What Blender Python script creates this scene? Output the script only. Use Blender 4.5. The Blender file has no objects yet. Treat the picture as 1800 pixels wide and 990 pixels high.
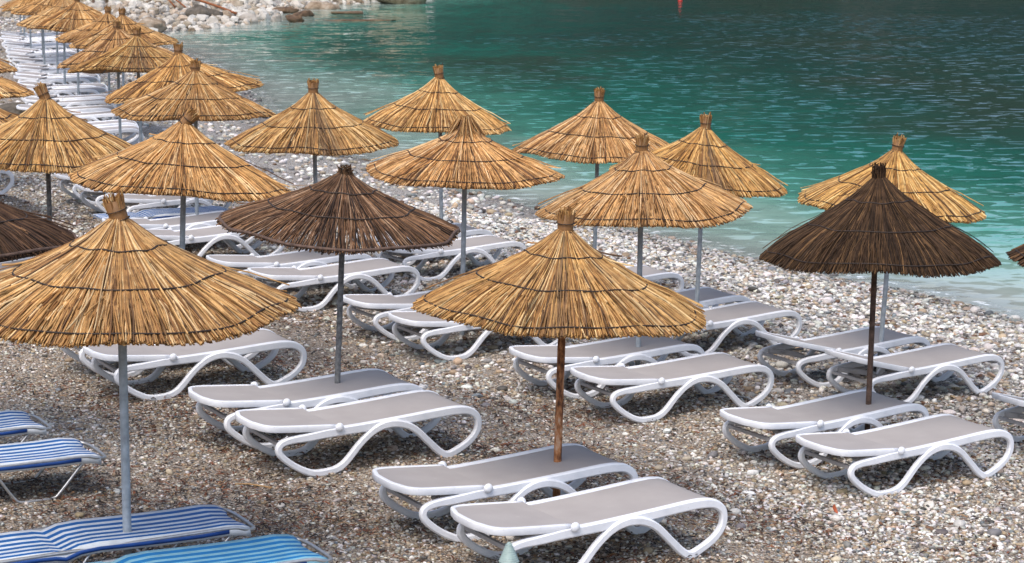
import bpy, math, random
import numpy as np
from mathutils import Vector, Matrix
R = math.radians
scene = bpy.context.scene
col = scene.collection

# ------------------------------------------------------------------ camera
cam_data = bpy.data.cameras.new('camera')
cam = bpy.data.objects.new('camera', cam_data)
col.objects.link(cam)
cam.location = (0, 0, 4.56)
cam.rotation_euler = (R(90 - 9.93), 0, 0)
cam_data.sensor_width = 36
cam_data.lens = 72.4
cam_data.clip_start = 0.1
cam_data.clip_end = 3000
cam_data.dof.use_dof = True
cam_data.dof.focus_distance = 17.5
cam_data.dof.aperture_fstop = 8.0
scene.camera = cam

# ------------------------------------------------------------------ sky, sun, exposure
SUN_EL, SUN_AZ = 60, 205          # azimuth measured clockwise from +y
world = bpy.data.worlds.new('World')
scene.world = world
world.use_nodes = True
wn, wl = world.node_tree.nodes, world.node_tree.links
wn.clear()
sky = wn.new('ShaderNodeTexSky')
sky.sky_type = 'NISHITA'
sky.sun_disc = False
sky.sun_elevation = R(SUN_EL)
sky.sun_rotation = R(SUN_AZ)
sky.dust_density = 4.0
sky.air_density = 1.0
sky.ozone_density = 1.0
bg = wn.new('ShaderNodeBackground')
bg.inputs['Strength'].default_value = 0.15
wo = wn.new('ShaderNodeOutputWorld')
wl.new(sky.outputs[0], bg.inputs[0])
wl.new(bg.outputs[0], wo.inputs[0])

sd = bpy.data.lights.new('sun', 'SUN')
sd.energy = 0.95
sd.angle = R(42)
sd.color = (1.0, 0.98, 0.96)
sun = bpy.data.objects.new('sun', sd)
col.objects.link(sun)
sun.location = (0, 0, 30)
sdir = Vector((math.sin(R(SUN_AZ)) * math.cos(R(SUN_EL)), math.cos(R(SUN_AZ)) * math.cos(R(SUN_EL)), math.sin(R(SUN_EL))))
sun.rotation_euler = sdir.to_track_quat('Z', 'Y').to_euler()

scene.view_settings.view_transform = 'Standard'
scene.view_settings.look = 'None'
scene.view_settings.gamma = 1
scene.view_settings.use_curve_mapping = False
scene.view_settings.exposure = 0.68
scene.render.engine = 'CYCLES'
scene.cycles.max_bounces = 6
scene.cycles.transparent_max_bounces = 8

# ------------------------------------------------------------------ helpers
def tag(o, label=None, cat=None, group=None, kind=None):
    if label: o['label'] = label
    if cat: o['category'] = cat
    if group: o['group'] = group
    if kind: o['kind'] = kind
    return o

def empty(name, loc, rz=0.0, ry=0.0, rx=0.0):
    o = bpy.data.objects.new(name, None)
    o.empty_display_size = 0.1
    col.objects.link(o)
    o.location = loc
    o.rotation_euler = (rx, ry, rz)
    return o

def link(name, me, mat=None, parent=None):
    o = bpy.data.objects.new(name, me)
    if mat and not me.materials: me.materials.append(mat)
    col.objects.link(o)
    if parent: o.parent = parent
    return o

def copy_tree(o, parent=None):
    c = o.copy(); col.objects.link(c)
    if parent: c.parent = parent
    for ch in list(o.children): copy_tree(ch, c)
    return c

def np_mesh(name, V, F, smooth=True, color=None):
    """V (n,3) array, F (m,k) array of equal-size faces, color per vertex (n,3)"""
    V = np.asarray(V, np.float32); F = np.asarray(F, np.int32)
    me = bpy.data.meshes.new(name)
    me.vertices.add(len(V)); me.vertices.foreach_set('co', V.ravel())
    m, k = F.shape
    me.loops.add(m * k); me.loops.foreach_set('vertex_index', F.ravel())
    me.polygons.add(m)
    me.polygons.foreach_set('loop_start', np.arange(0, m * k, k, dtype=np.int32))
    me.polygons.foreach_set('loop_total', np.full(m, k, np.int32))
    if smooth: me.polygons.foreach_set('use_smooth', np.ones(m, bool))
    me.update(calc_edges=True)
    if color is not None:
        a = me.color_attributes.new('col', 'FLOAT_COLOR', 'POINT')
        c = np.ones((len(V), 4), np.float32); c[:, :3] = color
        a.data.foreach_set('color', c.ravel())
    return me

class MB:
    """collects quads/polys in plain lists"""
    def __init__(s): s.v = []; s.f = []
    def add(s, vs, fs):
        n = len(s.v); s.v += [tuple(v) for v in vs]; s.f += [tuple(i + n for i in f) for f in fs]
    def box(s, c, size, rz=0.0, bev=0.0):
        x, y, z = [q / 2 for q in size]
        P = []
        for sx in (-1, 1):
            for sy in (-1, 1):
                for sz in (-1, 1):
                    p = Vector((sx * x, sy * y, sz * z)); p.rotate(Matrix.Rotation(rz, 3, 'Z')); P.append(p + Vector(c))
        s.add(P, [(0, 1, 3, 2), (4, 6, 7, 5), (0, 4, 5, 1), (2, 3, 7, 6), (0, 2, 6, 4), (1, 5, 7, 3)])
    def sweep(s, pts, a, b, side=None, n=10, closed=False, power=3.0):
        """superellipse section swept along pts; a = half size along 'side' vector, b = half size normal to it"""
        pts = [Vector(p) for p in pts]; m = len(pts); ring0 = len(s.v)
        A = a if isinstance(a, (list, tuple)) else [a] * m
        B = b if isinstance(b, (list, tuple)) else [b] * m
        for i, p in enumerate(pts):
            if closed: t = pts[(i + 1) % m] - pts[i - 1]
            else: t = pts[min(i + 1, m - 1)] - pts[max(i - 1, 0)]
            t.normalize()
            sv = Vector(side) if side is not None else (Vector((0, 0, 1)) if abs(t.z) < .9 else Vector((0, 1, 0)))
            sv = (sv - t * sv.dot(t)).normalized(); nv = t.cross(sv)
            for k in range(n):
                th = 2 * math.pi * (k + .5) / n; c, q = math.cos(th), math.sin(th)
                cx = math.copysign(abs(c) ** (2 / power), c); cy = math.copysign(abs(q) ** (2 / power), q)
                s.v.append(tuple(p + sv * (cx * A[i]) + nv * (cy * B[i])))
        for i in range(m if closed else m - 1):
            i2 = (i + 1) % m
            for k in range(n):
                k2 = (k + 1) % n
                s.f.append((ring0 + i * n + k, ring0 + i2 * n + k, ring0 + i2 * n + k2, ring0 + i * n + k2))
        if not closed:
            s.f.append(tuple(ring0 + k for k in range(n)))
            s.f.append(tuple(ring0 + (m - 1) * n + k for k in range(n))[::-1])
    def band(s, pts, a, b, ch=.28, closed=True):
        """chamfered rectangular bar in the u-z plane, flat across its faces and smooth along its length"""
        pts = [Vector(p) for p in pts]; m = len(pts)
        c_ = min(a, min(b)) * ch * 1.6
        for k in range(8):
            r0 = len(s.v)
            for i, p in enumerate(pts):
                t = (pts[(i + 1) % m] - pts[i - 1]).normalized(); sv = Vector((0, 1, 0)); sv = (sv - t * sv.dot(t)).normalized(); nv = t.cross(sv)
                A, B = a, b[i]
                sec = [(A, -B + c_), (A, B - c_), (A - c_, B), (-A + c_, B), (-A, B - c_), (-A, -B + c_), (-A + c_, -B), (A - c_, -B)]
                for q in (sec[k], sec[(k + 1) % 8]): s.v.append(tuple(p + sv * q[0] + nv * q[1]))
            for i in range(m):
                j = (i + 1) % m; s.f.append((r0 + 2 * i, r0 + 2 * j, r0 + 2 * j + 1, r0 + 2 * i + 1))
    def tube(s, pts, r, n=8, closed=False): s.sweep(pts, r, r, n=n, closed=closed, power=2.0)
    def lathe(s, prof, n=16, c=(0, 0, 0)):
        r0 = len(s.v)
        for (r, z) in prof:
            for k in range(n):
                th = 2 * math.pi * k / n
                s.v.append((c[0] + r * math.cos(th), c[1] + r * math.sin(th), c[2] + z))
        for i in range(len(prof) - 1):
            for k in range(n):
                k2 = (k + 1) % n
                s.f.append((r0 + i * n + k, r0 + i * n + k2, r0 + (i + 1) * n + k2, r0 + (i + 1) * n + k))
    def sphere(s, c, rx, ry, rz, n=12, m=8):
        r0 = len(s.v)
        for i in range(1, m):
            ph = math.pi * i / m
            for k in range(n):
                th = 2 * math.pi * k / n
                s.v.append((c[0] + rx * math.sin(ph) * math.cos(th), c[1] + ry * math.sin(ph) * math.sin(th), c[2] + rz * math.cos(ph)))
        for i in range(m - 2):
            for k in range(n):
                k2 = (k + 1) % n
                s.f.append((r0 + i * n + k, r0 + (i + 1) * n + k, r0 + (i + 1) * n + k2, r0 + i * n + k2))
        s.v.append((c[0], c[1], c[2] + rz)); t = len(s.v) - 1
        s.v.append((c[0], c[1], c[2] - rz)); b = len(s.v) - 1
        for k in range(n):
            k2 = (k + 1) % n
            s.f.append((t, r0 + k, r0 + k2)); s.f.append((b, r0 + (m - 2) * n + k2, r0 + (m - 2) * n + k))
    def mesh(s, name, smooth=True):
        me = bpy.data.meshes.new(name); me.from_pydata(s.v, [], s.f); me.validate()
        if smooth: me.polygons.foreach_set('use_smooth', [True] * len(me.polygons))
        me.update(); return me
    def build(s, name, mat, parent=None, smooth=True): return link(name, s.mesh(name, smooth), mat, parent)

def catmull(P, k=4, closed=False):
    P = [Vector(p) for p in P]; n = len(P); out = []
    rng = range(n if closed else n - 1)
    for i in rng:
        p0 = P[(i - 1) % n] if (closed or i > 0) else P[0] * 2 - P[1]
        p1 = P[i]; p2 = P[(i + 1) % n]
        p3 = P[(i + 2) % n] if (closed or i + 2 < n) else P[-1] * 2 - P[-2]
        for j in range(k):
            t = j / k
            out.append(.5 * ((2 * p1) + (p2 - p0) * t + (2 * p0 - 5 * p1 + 4 * p2 - p3) * t * t + (3 * p1 - p0 - 3 * p2 + p3) * t ** 3))
    if not closed: out.append(P[-1])
    return out

# ------------------------------------------------------------------ materials
def new_mat(name):
    m = bpy.data.materials.new(name); m.use_nodes = True
    nt = m.node_tree; return m, nt, nt.nodes['Principled BSDF']
def N(nt, t, **kw):
    n = nt.nodes.new(t)
    for k, v in kw.items(): setattr(n, k, v)
    return n
def ramp(nt, fac, stops, interp='LINEAR'):
    r = N(nt, 'ShaderNodeValToRGB'); r.color_ramp.interpolation = interp
    e = r.color_ramp.elements
    while len(e) < len(stops): e.new(0.5)
    for i, (p, c) in enumerate(stops):
        e[i].position = p; e[i].color = (c[0], c[1], c[2], 1) if not isinstance(c, float) else (c, c, c, 1)
    nt.links.new(fac, r.inputs[0]); return r
def noise(nt, scale, detail=4, vec=None, rough=.55, dim='3D'):
    n = N(nt, 'ShaderNodeTexNoise'); n.inputs['Scale'].default_value = scale
    n.inputs['Detail'].default_value = detail; n.inputs['Roughness'].default_value = rough
    if vec is not None: nt.links.new(vec, n.inputs['Vector'])
    return n
def math_(nt, op, a, b=None):
    m = N(nt, 'ShaderNodeMath', operation=op)
    for i, v in enumerate((a, b)):
        if v is None: continue
        if isinstance(v, (int, float)): m.inputs[i].default_value = v
        else: nt.links.new(v, m.inputs[i])
    return m.outputs[0]
def mixc(nt, fac, a, b, blend='MIX'):
    m = N(nt, 'ShaderNodeMix', data_type='RGBA', blend_type=blend)
    for inp, v in ((m.inputs[0], fac), (m.inputs[6], a), (m.inputs[7], b)):
        if isinstance(v, (int, float)): inp.default_value = v
        elif isinstance(v, tuple): inp.default_value = (*v, 1)
        else: nt.links.new(v, inp)
    return m.outputs[2]
def bump(nt, h, strength, dist, normal=None):
    b = N(nt, 'ShaderNodeBump'); b.inputs['Strength'].default_value = strength; b.inputs['Distance'].default_value = dist
    nt.links.new(h, b.inputs['Height'])
    if normal is not None: nt.links.new(normal, b.inputs['Normal'])
    return b.outputs[0]
def objco(nt):
    return N(nt, 'ShaderNodeTexCoord').outputs['Object']
def geopos(nt): return N(nt, 'ShaderNodeNewGeometry').outputs['Position']
M = {}

def m_reed(name, light, dark, spots, rough=.55, spec=.28):
    m, nt, p = new_mat(name)
    at = N(nt, 'ShaderNodeAttribute', attribute_name='col')
    co = objco(nt)
    n1 = noise(nt, 13, 3, co); r1 = ramp(nt, n1.outputs[0], [(.35, .72), (.6, 1.12)])
    c = mixc(nt, 1.0, at.outputs['Color'], r1.outputs[0], 'MULTIPLY')
    n2 = noise(nt, 90, 2, co); r2 = ramp(nt, n2.outputs[0], [(.66, 0.0), (.72, 1.0)])
    c = mixc(nt, math_(nt, 'MULTIPLY', r2.outputs[0], .65), c, spots)
    n3 = noise(nt, 2.6, 3, co); r3 = ramp(nt, n3.outputs[0], [(.4, 0.0), (.66, 1.0)])
    c = mixc(nt, math_(nt, 'MULTIPLY', r3.outputs[0], .35), c, dark)
    nt.links.new(c, p.inputs['Base Color'])
    p.inputs['Roughness'].default_value = rough
    p.inputs['Specular IOR Level'].default_value = spec
    return m
M['reed'] = m_reed('golden_reed', None, (.24, .13, .055), (.12, .06, .025))
M['reed_old'] = m_reed('weathered_brown_reed', None, (.03, .02, .014), (.02, .012, .008), .7, .12)

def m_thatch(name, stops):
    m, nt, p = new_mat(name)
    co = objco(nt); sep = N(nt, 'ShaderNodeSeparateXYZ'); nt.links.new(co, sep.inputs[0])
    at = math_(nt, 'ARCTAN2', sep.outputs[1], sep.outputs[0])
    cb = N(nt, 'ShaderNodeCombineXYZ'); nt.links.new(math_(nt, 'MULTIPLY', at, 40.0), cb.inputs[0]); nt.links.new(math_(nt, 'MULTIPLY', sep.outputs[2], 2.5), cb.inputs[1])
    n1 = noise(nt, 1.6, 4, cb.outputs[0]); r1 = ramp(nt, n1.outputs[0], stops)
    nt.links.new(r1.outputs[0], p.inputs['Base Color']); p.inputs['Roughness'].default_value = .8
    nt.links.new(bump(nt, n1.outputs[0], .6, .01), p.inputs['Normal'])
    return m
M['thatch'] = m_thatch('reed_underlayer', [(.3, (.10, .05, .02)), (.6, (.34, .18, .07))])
M['thatch_old'] = m_thatch('old_reed_underlayer', [(.3, (.012, .009, .007)), (.65, (.06, .035, .02))])

def m_simple(name, base, rough=.5, metal=0., nscale=0, namt=.25, spec=.5, bumpd=0):
    m, nt, p = new_mat(name)
    p.inputs['Roughness'].default_value = rough; p.inputs['Metallic'].default_value = metal
    p.inputs['Specular IOR Level'].default_value = spec
    co = objco(nt)
    n1 = noise(nt, nscale or 12, 5, co)
    r1 = ramp(nt, n1.outputs[0], [(.3, 1 - namt), (.7, 1 + namt * .4)])
    c = mixc(nt, 1.0, base, r1.outputs[0], 'MULTIPLY')
    nt.links.new(c, p.inputs['Base Color'])
    if bumpd: nt.links.new(bump(nt, n1.outputs[0], .5, bumpd), p.inputs['Normal'])
    return m
M['wire'] = m_simple('dark_binding_wire', (.03, .018, .012), .7, 0, 60, .5)
M['galv'] = m_simple('galvanised_pole_steel', (.38, .43, .47), .5, .1, 14, .35)
M['darkpole'] = m_simple('dark_weathered_pole_steel', (.19, .195, .20), .6, .1, 30, .6)
m, nt, p = new_mat('rusty_pole_steel'); co = objco(nt)
mp = N(nt, 'ShaderNodeMapping'); mp.inputs['Scale'].default_value = (1, 1, .35); nt.links.new(co, mp.inputs[0])
n1 = noise(nt, 22, 6, mp.outputs[0], .65)
r1 = ramp(nt, n1.outputs[0], [(.32, (.03, .018, .012)), (.43, (.14, .05, .02)), (.54, (.42, .18, .07)), (.66, (.50, .36, .26))])
nt.links.new(r1.outputs[0], p.inputs['Base Color']); p.inputs['Roughness'].default_value = .85
nt.links.new(bump(nt, n1.outputs[0], .7, .004), p.inputs['Normal']); M['rust'] = m
M['darkrust'] = m_simple('dark_rusted_pole_steel', (.12, .075, .055), .8, 0, 25, .6, .4, .003)

# white moulded plastic with faint dust and scuffs
m, nt, p = new_mat('white_moulded_plastic'); co = objco(nt)
n1 = noise(nt, 7, 6, co, .6); r1 = ramp(nt, n1.outputs[0], [(.35, (.74, .77, .82)), (.6, (.83, .855, .90))])
n2 = noise(nt, 60, 3, co); r2 = ramp(nt, n2.outputs[0], [(.66, 0.0), (.76, 1.0)])
oi = N(nt, 'ShaderNodeObjectInfo'); rr = ramp(nt, oi.outputs['Random'], [(0., (.93, .93, .93)), (1., (1., 1., 1.))])
c = mixc(nt, math_(nt, 'MULTIPLY', r2.outputs[0], .35), r1.outputs[0], (.42, .38, .34))
c = mixc(nt, 1.0, c, rr.outputs[0], 'MULTIPLY')
nt.links.new(c, p.inputs['Base Color']); p.inputs['Roughness'].default_value = .42
p.inputs['Specular IOR Level'].default_value = .4
M['plastic'] = m
M['plastic_dull'] = m_simple('grey_underframe_plastic', (.44, .43, .43), .55, 0, 8, .15)

# taupe mesh sling
m, nt, p = new_mat('taupe_mesh_fabric'); co = objco(nt)
n1 = noise(nt, 3, 5, co); r1 = ramp(nt, n1.outputs[0], [(.3, (.355, .332, .322)), (.7, (.405, .380, .370))])
wv = N(nt, 'ShaderNodeTexWave', wave_type='BANDS', bands_direction='Y'); wv.inputs['Scale'].default_value = 60; nt.links.new(co, wv.inputs[0])
c = mixc(nt, .07, r1.outputs[0], wv.outputs[0], 'MULTIPLY')
n2 = noise(nt, 14, 2, co); r2 = ramp(nt, n2.outputs[0], [(.74, 0.0), (.78, 1.0)])
c = mixc(nt, math_(nt, 'MULTIPLY', r2.outputs[0], .3), c, (.55, .52, .5))
nt.links.new(c, p.inputs['Base Color']); p.inputs['Roughness'].default_value = .75
p.inputs['Specular IOR Level'].default_value = .25
M['sling'] = m
M['black'] = m_simple('gap_shade_black', (.02, .02, .022), .6)  # near-black that stands for the shade in the lounger's pivot gap

def m_stripe(name, blue, white, N_=6.0, off=.0):
    m, nt, p = new_mat(name); co = objco(nt); sep = N(nt, 'ShaderNodeSeparateXYZ'); nt.links.new(co, sep.inputs[0])
    a = math_(nt, 'FRACT', math_(nt, 'ADD', math_(nt, 'MULTIPLY', sep.outputs[1], N_ / .56), off + 20))
    # a wide blue stripe and a narrower white one, soft woven edge
    r1 = ramp(nt, a, [(0., 0.0), (.02, 1.0), (.54, 1.0), (.58, 0.0)])
    n1 = noise(nt, 9, 4, co); rn = ramp(nt, n1.outputs[0], [(.3, .82), (.7, 1.05)])
    c = mixc(nt, r1.outputs[0], white, blue); c = mixc(nt, 1.0, c, rn.outputs[0], 'MULTIPLY')
    nt.links.new(c, p.inputs['Base Color']); p.inputs['Roughness'].default_value = .6
    nn = noise(nt, 300, 2, co); nt.links.new(bump(nt, nn.outputs[0], .15, .002), p.inputs['Normal'])
    return m
M['stripe'] = m_stripe('blue_white_striped_canvas', (.004, .10, .34), (.62, .66, .69))
M['stripe_teal'] = m_stripe('turquoise_white_striped_canvas', (.002, .16, .42), (.20, .42, .52))
M['alu'] = m_simple('brushed_aluminium_tube', (.52, .53, .54), .38, .75, 30, .2)
M['hem'] = m_simple('navy_canvas_hem', (.008, .06, .26), .6)
M['green'] = m_simple('pale_green_canvas', (.16, .36, .25), .7)
M['capgrey'] = m_simple('grey_green_ribbed_cap', (.30, .40, .38), .5)
M['wood'] = m_simple('orange_brown_driftwood', (.30, .11, .045), .8, 0, 9, .5, .3)
M['leaf'] = m_simple('dry_orange_leaf', (.42, .09, .025), .6, 0, 20, .4)
M['straw'] = m_simple('pale_straw', (.45, .27, .11), .6)
M['buoy'] = m_simple('red_buoy_plastic', (.45, .03, .02), .5)

def m_rock(name, a, b, c_, scale=2.2):
    m, nt, p = new_mat(name); co = geopos(nt)
    n1 = noise(nt, scale, 8, co, .65); r1 = ramp(nt, n1.outputs[0], [(.30, a), (.5, b), (.68, c_)])
    n2 = noise(nt, scale * 5, 6, co, .7)
    c = mixc(nt, .35, r1.outputs[0], n2.outputs[0], 'MULTIPLY')
    nt.links.new(c, p.inputs['Base Color']); p.inputs['Roughness'].default_value = .9
    nt.links.new(bump(nt, n2.outputs[0], .7, .06), p.inputs['Normal'])
    return m
M['rock_pale'] = m_rock('pale_limestone', (.26, .22, .18), (.44, .40, .35), (.56, .52, .47))
M['rock_tan'] = m_rock('tan_limestone', (.15, .10, .06), (.33, .25, .17), (.48, .41, .33))
M['rock_dark'] = m_rock('dark_wet_rock', (.05, .04, .03), (.13, .11, .085), (.22, .19, .15))
M['rock_brown'] = m_rock('weedy_brown_rock', (.06, .035, .02), (.15, .09, .05), (.26, .19, .12))

# ------------------------------------------------------------------ shape of the land (metres)
SEA=-0.8
SHORE=[(200.,-120.),(60.,-22.),(26.,6.),(12.,20.5),(6.98,27.4),(5.88,29.7),(4.46,31.6),(3.7,32.9),(2.9,34.5),(1.05,37.1),(0.,39.6),(-1.2,41.4),(-2.5,45.0),(-3.5,47.0),(-5.4,50.0),(-6.6,56.5),(-8.4,66.0),(-10.6,75.),(-13.2,84.),(-16.2,93.0),(-17.6,98.),(-17.0,101.5),(-16.0,104.),(-14.6,110.),(-14.3,113.5),(-14.0,124.),(-12.5,132.),(-10.4,138.),(-8.,150.),(-2.,162.),(25.,176.),(80.,178.),(140.,150.),(260.,120.)]
def shore_d(x,y):
    x=np.asarray(x,float);y=np.asarray(y,float)
    S=np.array(SHORE); best=np.full(x.shape,1e9); inside=np.zeros(x.shape,bool)
    P=list(map(tuple,S))
    for a,b in zip(P[:-1],P[1:]):
        ax,ay=a;bx,by=b;dx,dy=bx-ax,by-ay
        t=np.clip(((x-ax)*dx+(y-ay)*dy)/(dx*dx+dy*dy),0,1)
        best=np.minimum(best,np.hypot(x-ax-t*dx,y-ay-t*dy))
    Q=P+[(5000.,120.),(5000.,-120.)]
    for a,b in zip(Q,Q[1:]+Q[:1]):
        ax,ay=a;bx,by=b
        if ay==by: continue
        c=((ay>y)!=(by>y))&(x<(bx-ax)*(y-ay)/(by-ay)+ax)
        inside^=c
    return np.where(inside,-best,best)
def sm(a,b,t):
    t=np.clip((t-a)/(b-a),0,1); return t*t*(3-2*t)
def terrain(x,y):
    x=np.asarray(x,float);y=np.asarray(y,float)
    d=shore_d(x,y); pl=-.089*x-.017*y+.218
    far=sm(75,110,y)
    zp=np.maximum(pl,SEA+.12+.012*np.clip(d,0,60))
    zp=zp*(1-far)+far*(SEA+.25+.09*np.clip(d,0,400))
    w=sm(0,5.5,d)
    zl=(SEA+.11*d)*(1-w)+zp*w
    zs=SEA-6*(1-np.exp(np.minimum(d,0)*.035))+.05*np.minimum(d,0)*np.exp(np.minimum(d,0)*.3)
    z=np.where(d>0,zl,zs)
    # cliffs round the bay
    ang=sm(150,190,y+0*x)*sm(10,45,d)
    prof=30*np.exp(-((x+15)/75.)**2)+17
    return z+ang*prof+sm(45,120,d)*sm(-40,-90,x)*25

# ------------------------------------------------------------------ ground
# level pads scraped for each pair of loungers: (x, y, z) of the lounger centre
PADS = []
def terrain2(x, y):
    x = np.asarray(x, float); y = np.asarray(y, float)
    z = terrain(x, y)
    for (cx, cy, cz, a) in PADS:
        near = (np.abs(x - cx) < 2.2) & (np.abs(y - cy) < 2.2)
        if not near.any(): continue
        u = (x - cx) * math.cos(a) + (y - cy) * math.sin(a); v = -(x - cx) * math.sin(a) + (y - cy) * math.cos(a)
        w = (1 - sm(.85, 1.5, np.abs(u))) * (1 - sm(.35, .85, np.abs(v)))
        z = np.where(near, z * (1 - w) + cz * w, z)
    x_ = np.asarray(x); 
    return z + .012 * np.sin(x_ * 2.3 + y * 1.1) * np.sin(y * 1.7 - x_ * .6) * (y < 90)
def gz(x, y): return float(terrain2(np.array([x]), np.array([y]))[0])

# white sling loungers: key -> (x, y, yaw, label)
YAW = .53
LOUNGERS = [
 ('BF', -.32, 13.92, .53, 'white lounger nearest the camera, in front of the rusty orange umbrella pole'),
 ('BB', -.94, 14.80, .51, 'taupe sling lounger crossed by the rusty orange umbrella pole, pale smear on its seat'),
 ('DF', 2.60, 17.25, .53, 'front lounger of the pair under the big dark brown umbrella at right'),
 ('DB', 2.02, 18.05, .55, 'rear lounger of the pair under the big dark brown umbrella at right'),
 ('CF', -2.17, 16.33, .52, 'front lounger of the pair below the dark brown hoop-rimmed umbrella in the centre left'),
 ('CB', -2.68, 17.08, .50, 'rear lounger of the pair below the dark brown hoop-rimmed umbrella in the centre left'),
 ('EF', .68, 19.42, .49, 'front lounger of the pair just right of the rusty pole, behind it a grey pole'),
 ('EB', .08, 20.23, .50, 'rear lounger of the pair crossed by the rusty pole, faint scratch on its sling'),
 ('AL', -3.88, 18.54, .50, 'lounger below the rim of the nearest left golden umbrella, behind its grey pole'),
 ('AB', -4.36, 19.33, .50, 'lounger mostly hidden behind the rim of the nearest golden umbrella at left'),
 ('FF', -1.23, 21.61, .52, 'front lounger of the pair whose foot ends hide behind the centre golden umbrella'),
 ('FB', -1.79, 22.45, .52, 'rear lounger of the pair whose foot ends hide behind the centre golden umbrella'),
 ('KF', -3.01, 23.78, .53, 'front lounger of the pair seen just under the rim of the hoop-rimmed dark umbrella'),
 ('KB', -3.60, 24.46, .53, 'rear lounger of the pair seen just under the rim of the hoop-rimmed dark umbrella'),
 ('JF', -1.70, 26.78, .53, 'front lounger peeping out right of the hoop-rimmed dark umbrella, by a grey pole'),
 ('JB', -2.15, 27.72, .53, 'rear lounger peeping out right of the hoop-rimmed dark umbrella, only its foot end clear'),
 ('HF', 1.49, 22.95, .53, 'front lounger of the seaward pair right of the centre golden umbrella rim'),
 ('HB', 1.00, 23.75, .53, 'rear lounger of the seaward pair right of the centre golden umbrella rim'),
 ('GF', 3.44, 21.15, .53, 'front lounger of the tilted seaward pair behind the big dark umbrella pole'),
 ('GB', 2.79, 21.90, .53, 'rear lounger of the tilted seaward pair behind the big dark umbrella pole'),
 ('LF', -4.87, 26.04, .53, 'lounger in front of the blue striped one, left of the hoop-rimmed dark umbrella'),
 ('LB', -5.33, 26.86, .53, 'lounger touching the near side of the blue striped lounger at mid left'),
 ('NF', -5.77, 29.35, .53, 'lounger just beyond the blue striped lounger at mid left'),
 ('NB', -6.38, 30.19, .53, 'second lounger beyond the blue striped one, its head peeping from a golden rim'),
 ('NC', -6.95, 31.35, .50, 'third lounger beyond the blue striped one, mostly hidden by a golden umbrella'),
 ('IF', .29, 25.17, .53, 'lounger hidden behind the centre golden umbrella with one frame loop showing at its right'),
 ('MB', -7.34, 23.06, .53, 'lounger at the left edge with its foot loop showing below the dark umbrella'),
 ('MF', -6.66, 21.67, .53, 'lounger at the left edge between the dark umbrella and the nearest golden one'),
 ('LW', -9.32, 29.77, .53, 'lounger cut by the left edge with only its foot loop in view beside the pebbles'),
 ('RF', 4.84, 19.50, .53, 'lounger cut by the right edge of the view, only its head end showing'),
]
_fl = []
_p = [(-9.0, 38.6), (-10.1, 42.6), (-11.0, 46.0), (-12.0, 50.5), (-13.4, 55.8), (-15.1, 62.0), (-17.2, 69.5)]
_ord = ['first', 'second', 'third', 'fourth', 'fifth', 'sixth', 'seventh', 'eighth', 'ninth', 'tenth', 'eleventh', 'twelfth', 'thirteenth',
        'fourteenth', 'fifteenth', 'sixteenth', 'seventeenth', 'eighteenth', 'nineteenth', 'twentieth', 'twenty-first', 'twenty-second', 'twenty-third', 'twenty-fourth']
_rl = random.Random(5)
_t = 0.0; _k = 0
_len = [0.0]
for a, b in zip(_p[:-1], _p[1:]): _len.append(_len[-1] + math.dist(a, b))
while _t < _len[-1] and _k < 24:
    i = max(j for j in range(len(_p) - 1) if _len[j] <= _t); f_ = (_t - _len[i]) / (_len[i + 1] - _len[i])
    x = _p[i][0] + f_ * (_p[i + 1][0] - _p[i][0]); y = _p[i][1] + f_ * (_p[i + 1][1] - _p[i][1])
    yw = .20 - .30 * min(1, max(0, (y - 40) / 8))
    LOUNGERS.append(('far', x + _rl.uniform(-.12, .12), y, yw + _rl.uniform(-.04, .04),
                     'distant lounger, %s from the near end of the long packed line at upper left' % _ord[_k]))
    _t += 1.12 if _k % 2 == 0 else 2.0
    _k += 1
def lounger_z(x, y, a):      # stands level at the height of the beach at its head end
    return float(terrain(np.array([x + .35 * math.cos(a)]), np.array([y + .35 * math.sin(a)]))[0])
LZ = []
for (k, x, y, a, lb) in LOUNGERS:
    z = lounger_z(x, y, a) if k != 'far' else lounger_z(x + .5, y, a)
    LZ.append(z); PADS.append((x + .95 * math.cos(a), y + .95 * math.sin(a), z, a))
STRIPED = [
 (-3.60, 12.90, .50, 'stripe', 'blue and white striped lounger behind the grey pole at bottom left, crossing the frame edge'),
 (-4.92, 14.45, .50, 'stripe', 'blue and white striped lounger at left with its bent aluminium leg in full view'),
 (-5.50, 15.20, .50, 'stripe', 'blue and white striped lounger cut by the left edge, rearmost of the near three'),
 (-3.02, 12.33, .50, 'stripe_teal', 'faded turquoise striped lounger cut by the bottom edge in front of the grey pole'),
 (-5.62, 27.70, .50, 'stripe', 'blue and white striped lounger squeezed among white loungers at mid left'),
]
SZ = []
for (x, y, a, mk, lb) in STRIPED:
    z = lounger_z(x, y, a) + .06 if y > 20 else lounger_z(x + 1.15 * math.cos(a), y + 1.15 * math.sin(a), a); SZ.append(z); PADS.append((x + .95 * math.cos(a), y + .95 * math.sin(a), z, a))

def grid_lines(lo, hi, c0, c1, fine, growth=1.18):
    a = list(np.arange(c0, c1 + 1e-6, fine)); s = fine
    while a[-1] < hi: s *= growth; a.append(a[-1] + s)
    s = fine; b = []
    x = c0
    while x > lo: s *= growth; x -= s; b.append(x)
    return np.array(b[::-1] + a)
def sheet(xs, ys, zf):
    X, Y = np.meshgrid(xs, ys); Z = zf(X, Y); nx, ny = len(xs), len(ys)
    V = np.stack([X.ravel(), Y.ravel(), Z.ravel()], 1)
    i = np.arange(nx * ny).reshape(ny, nx)
    F = np.stack([i[:-1, :-1].ravel(), i[:-1, 1:].ravel(), i[1:, 1:].ravel(), i[1:, :-1].ravel()], 1)
    return V, F

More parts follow.
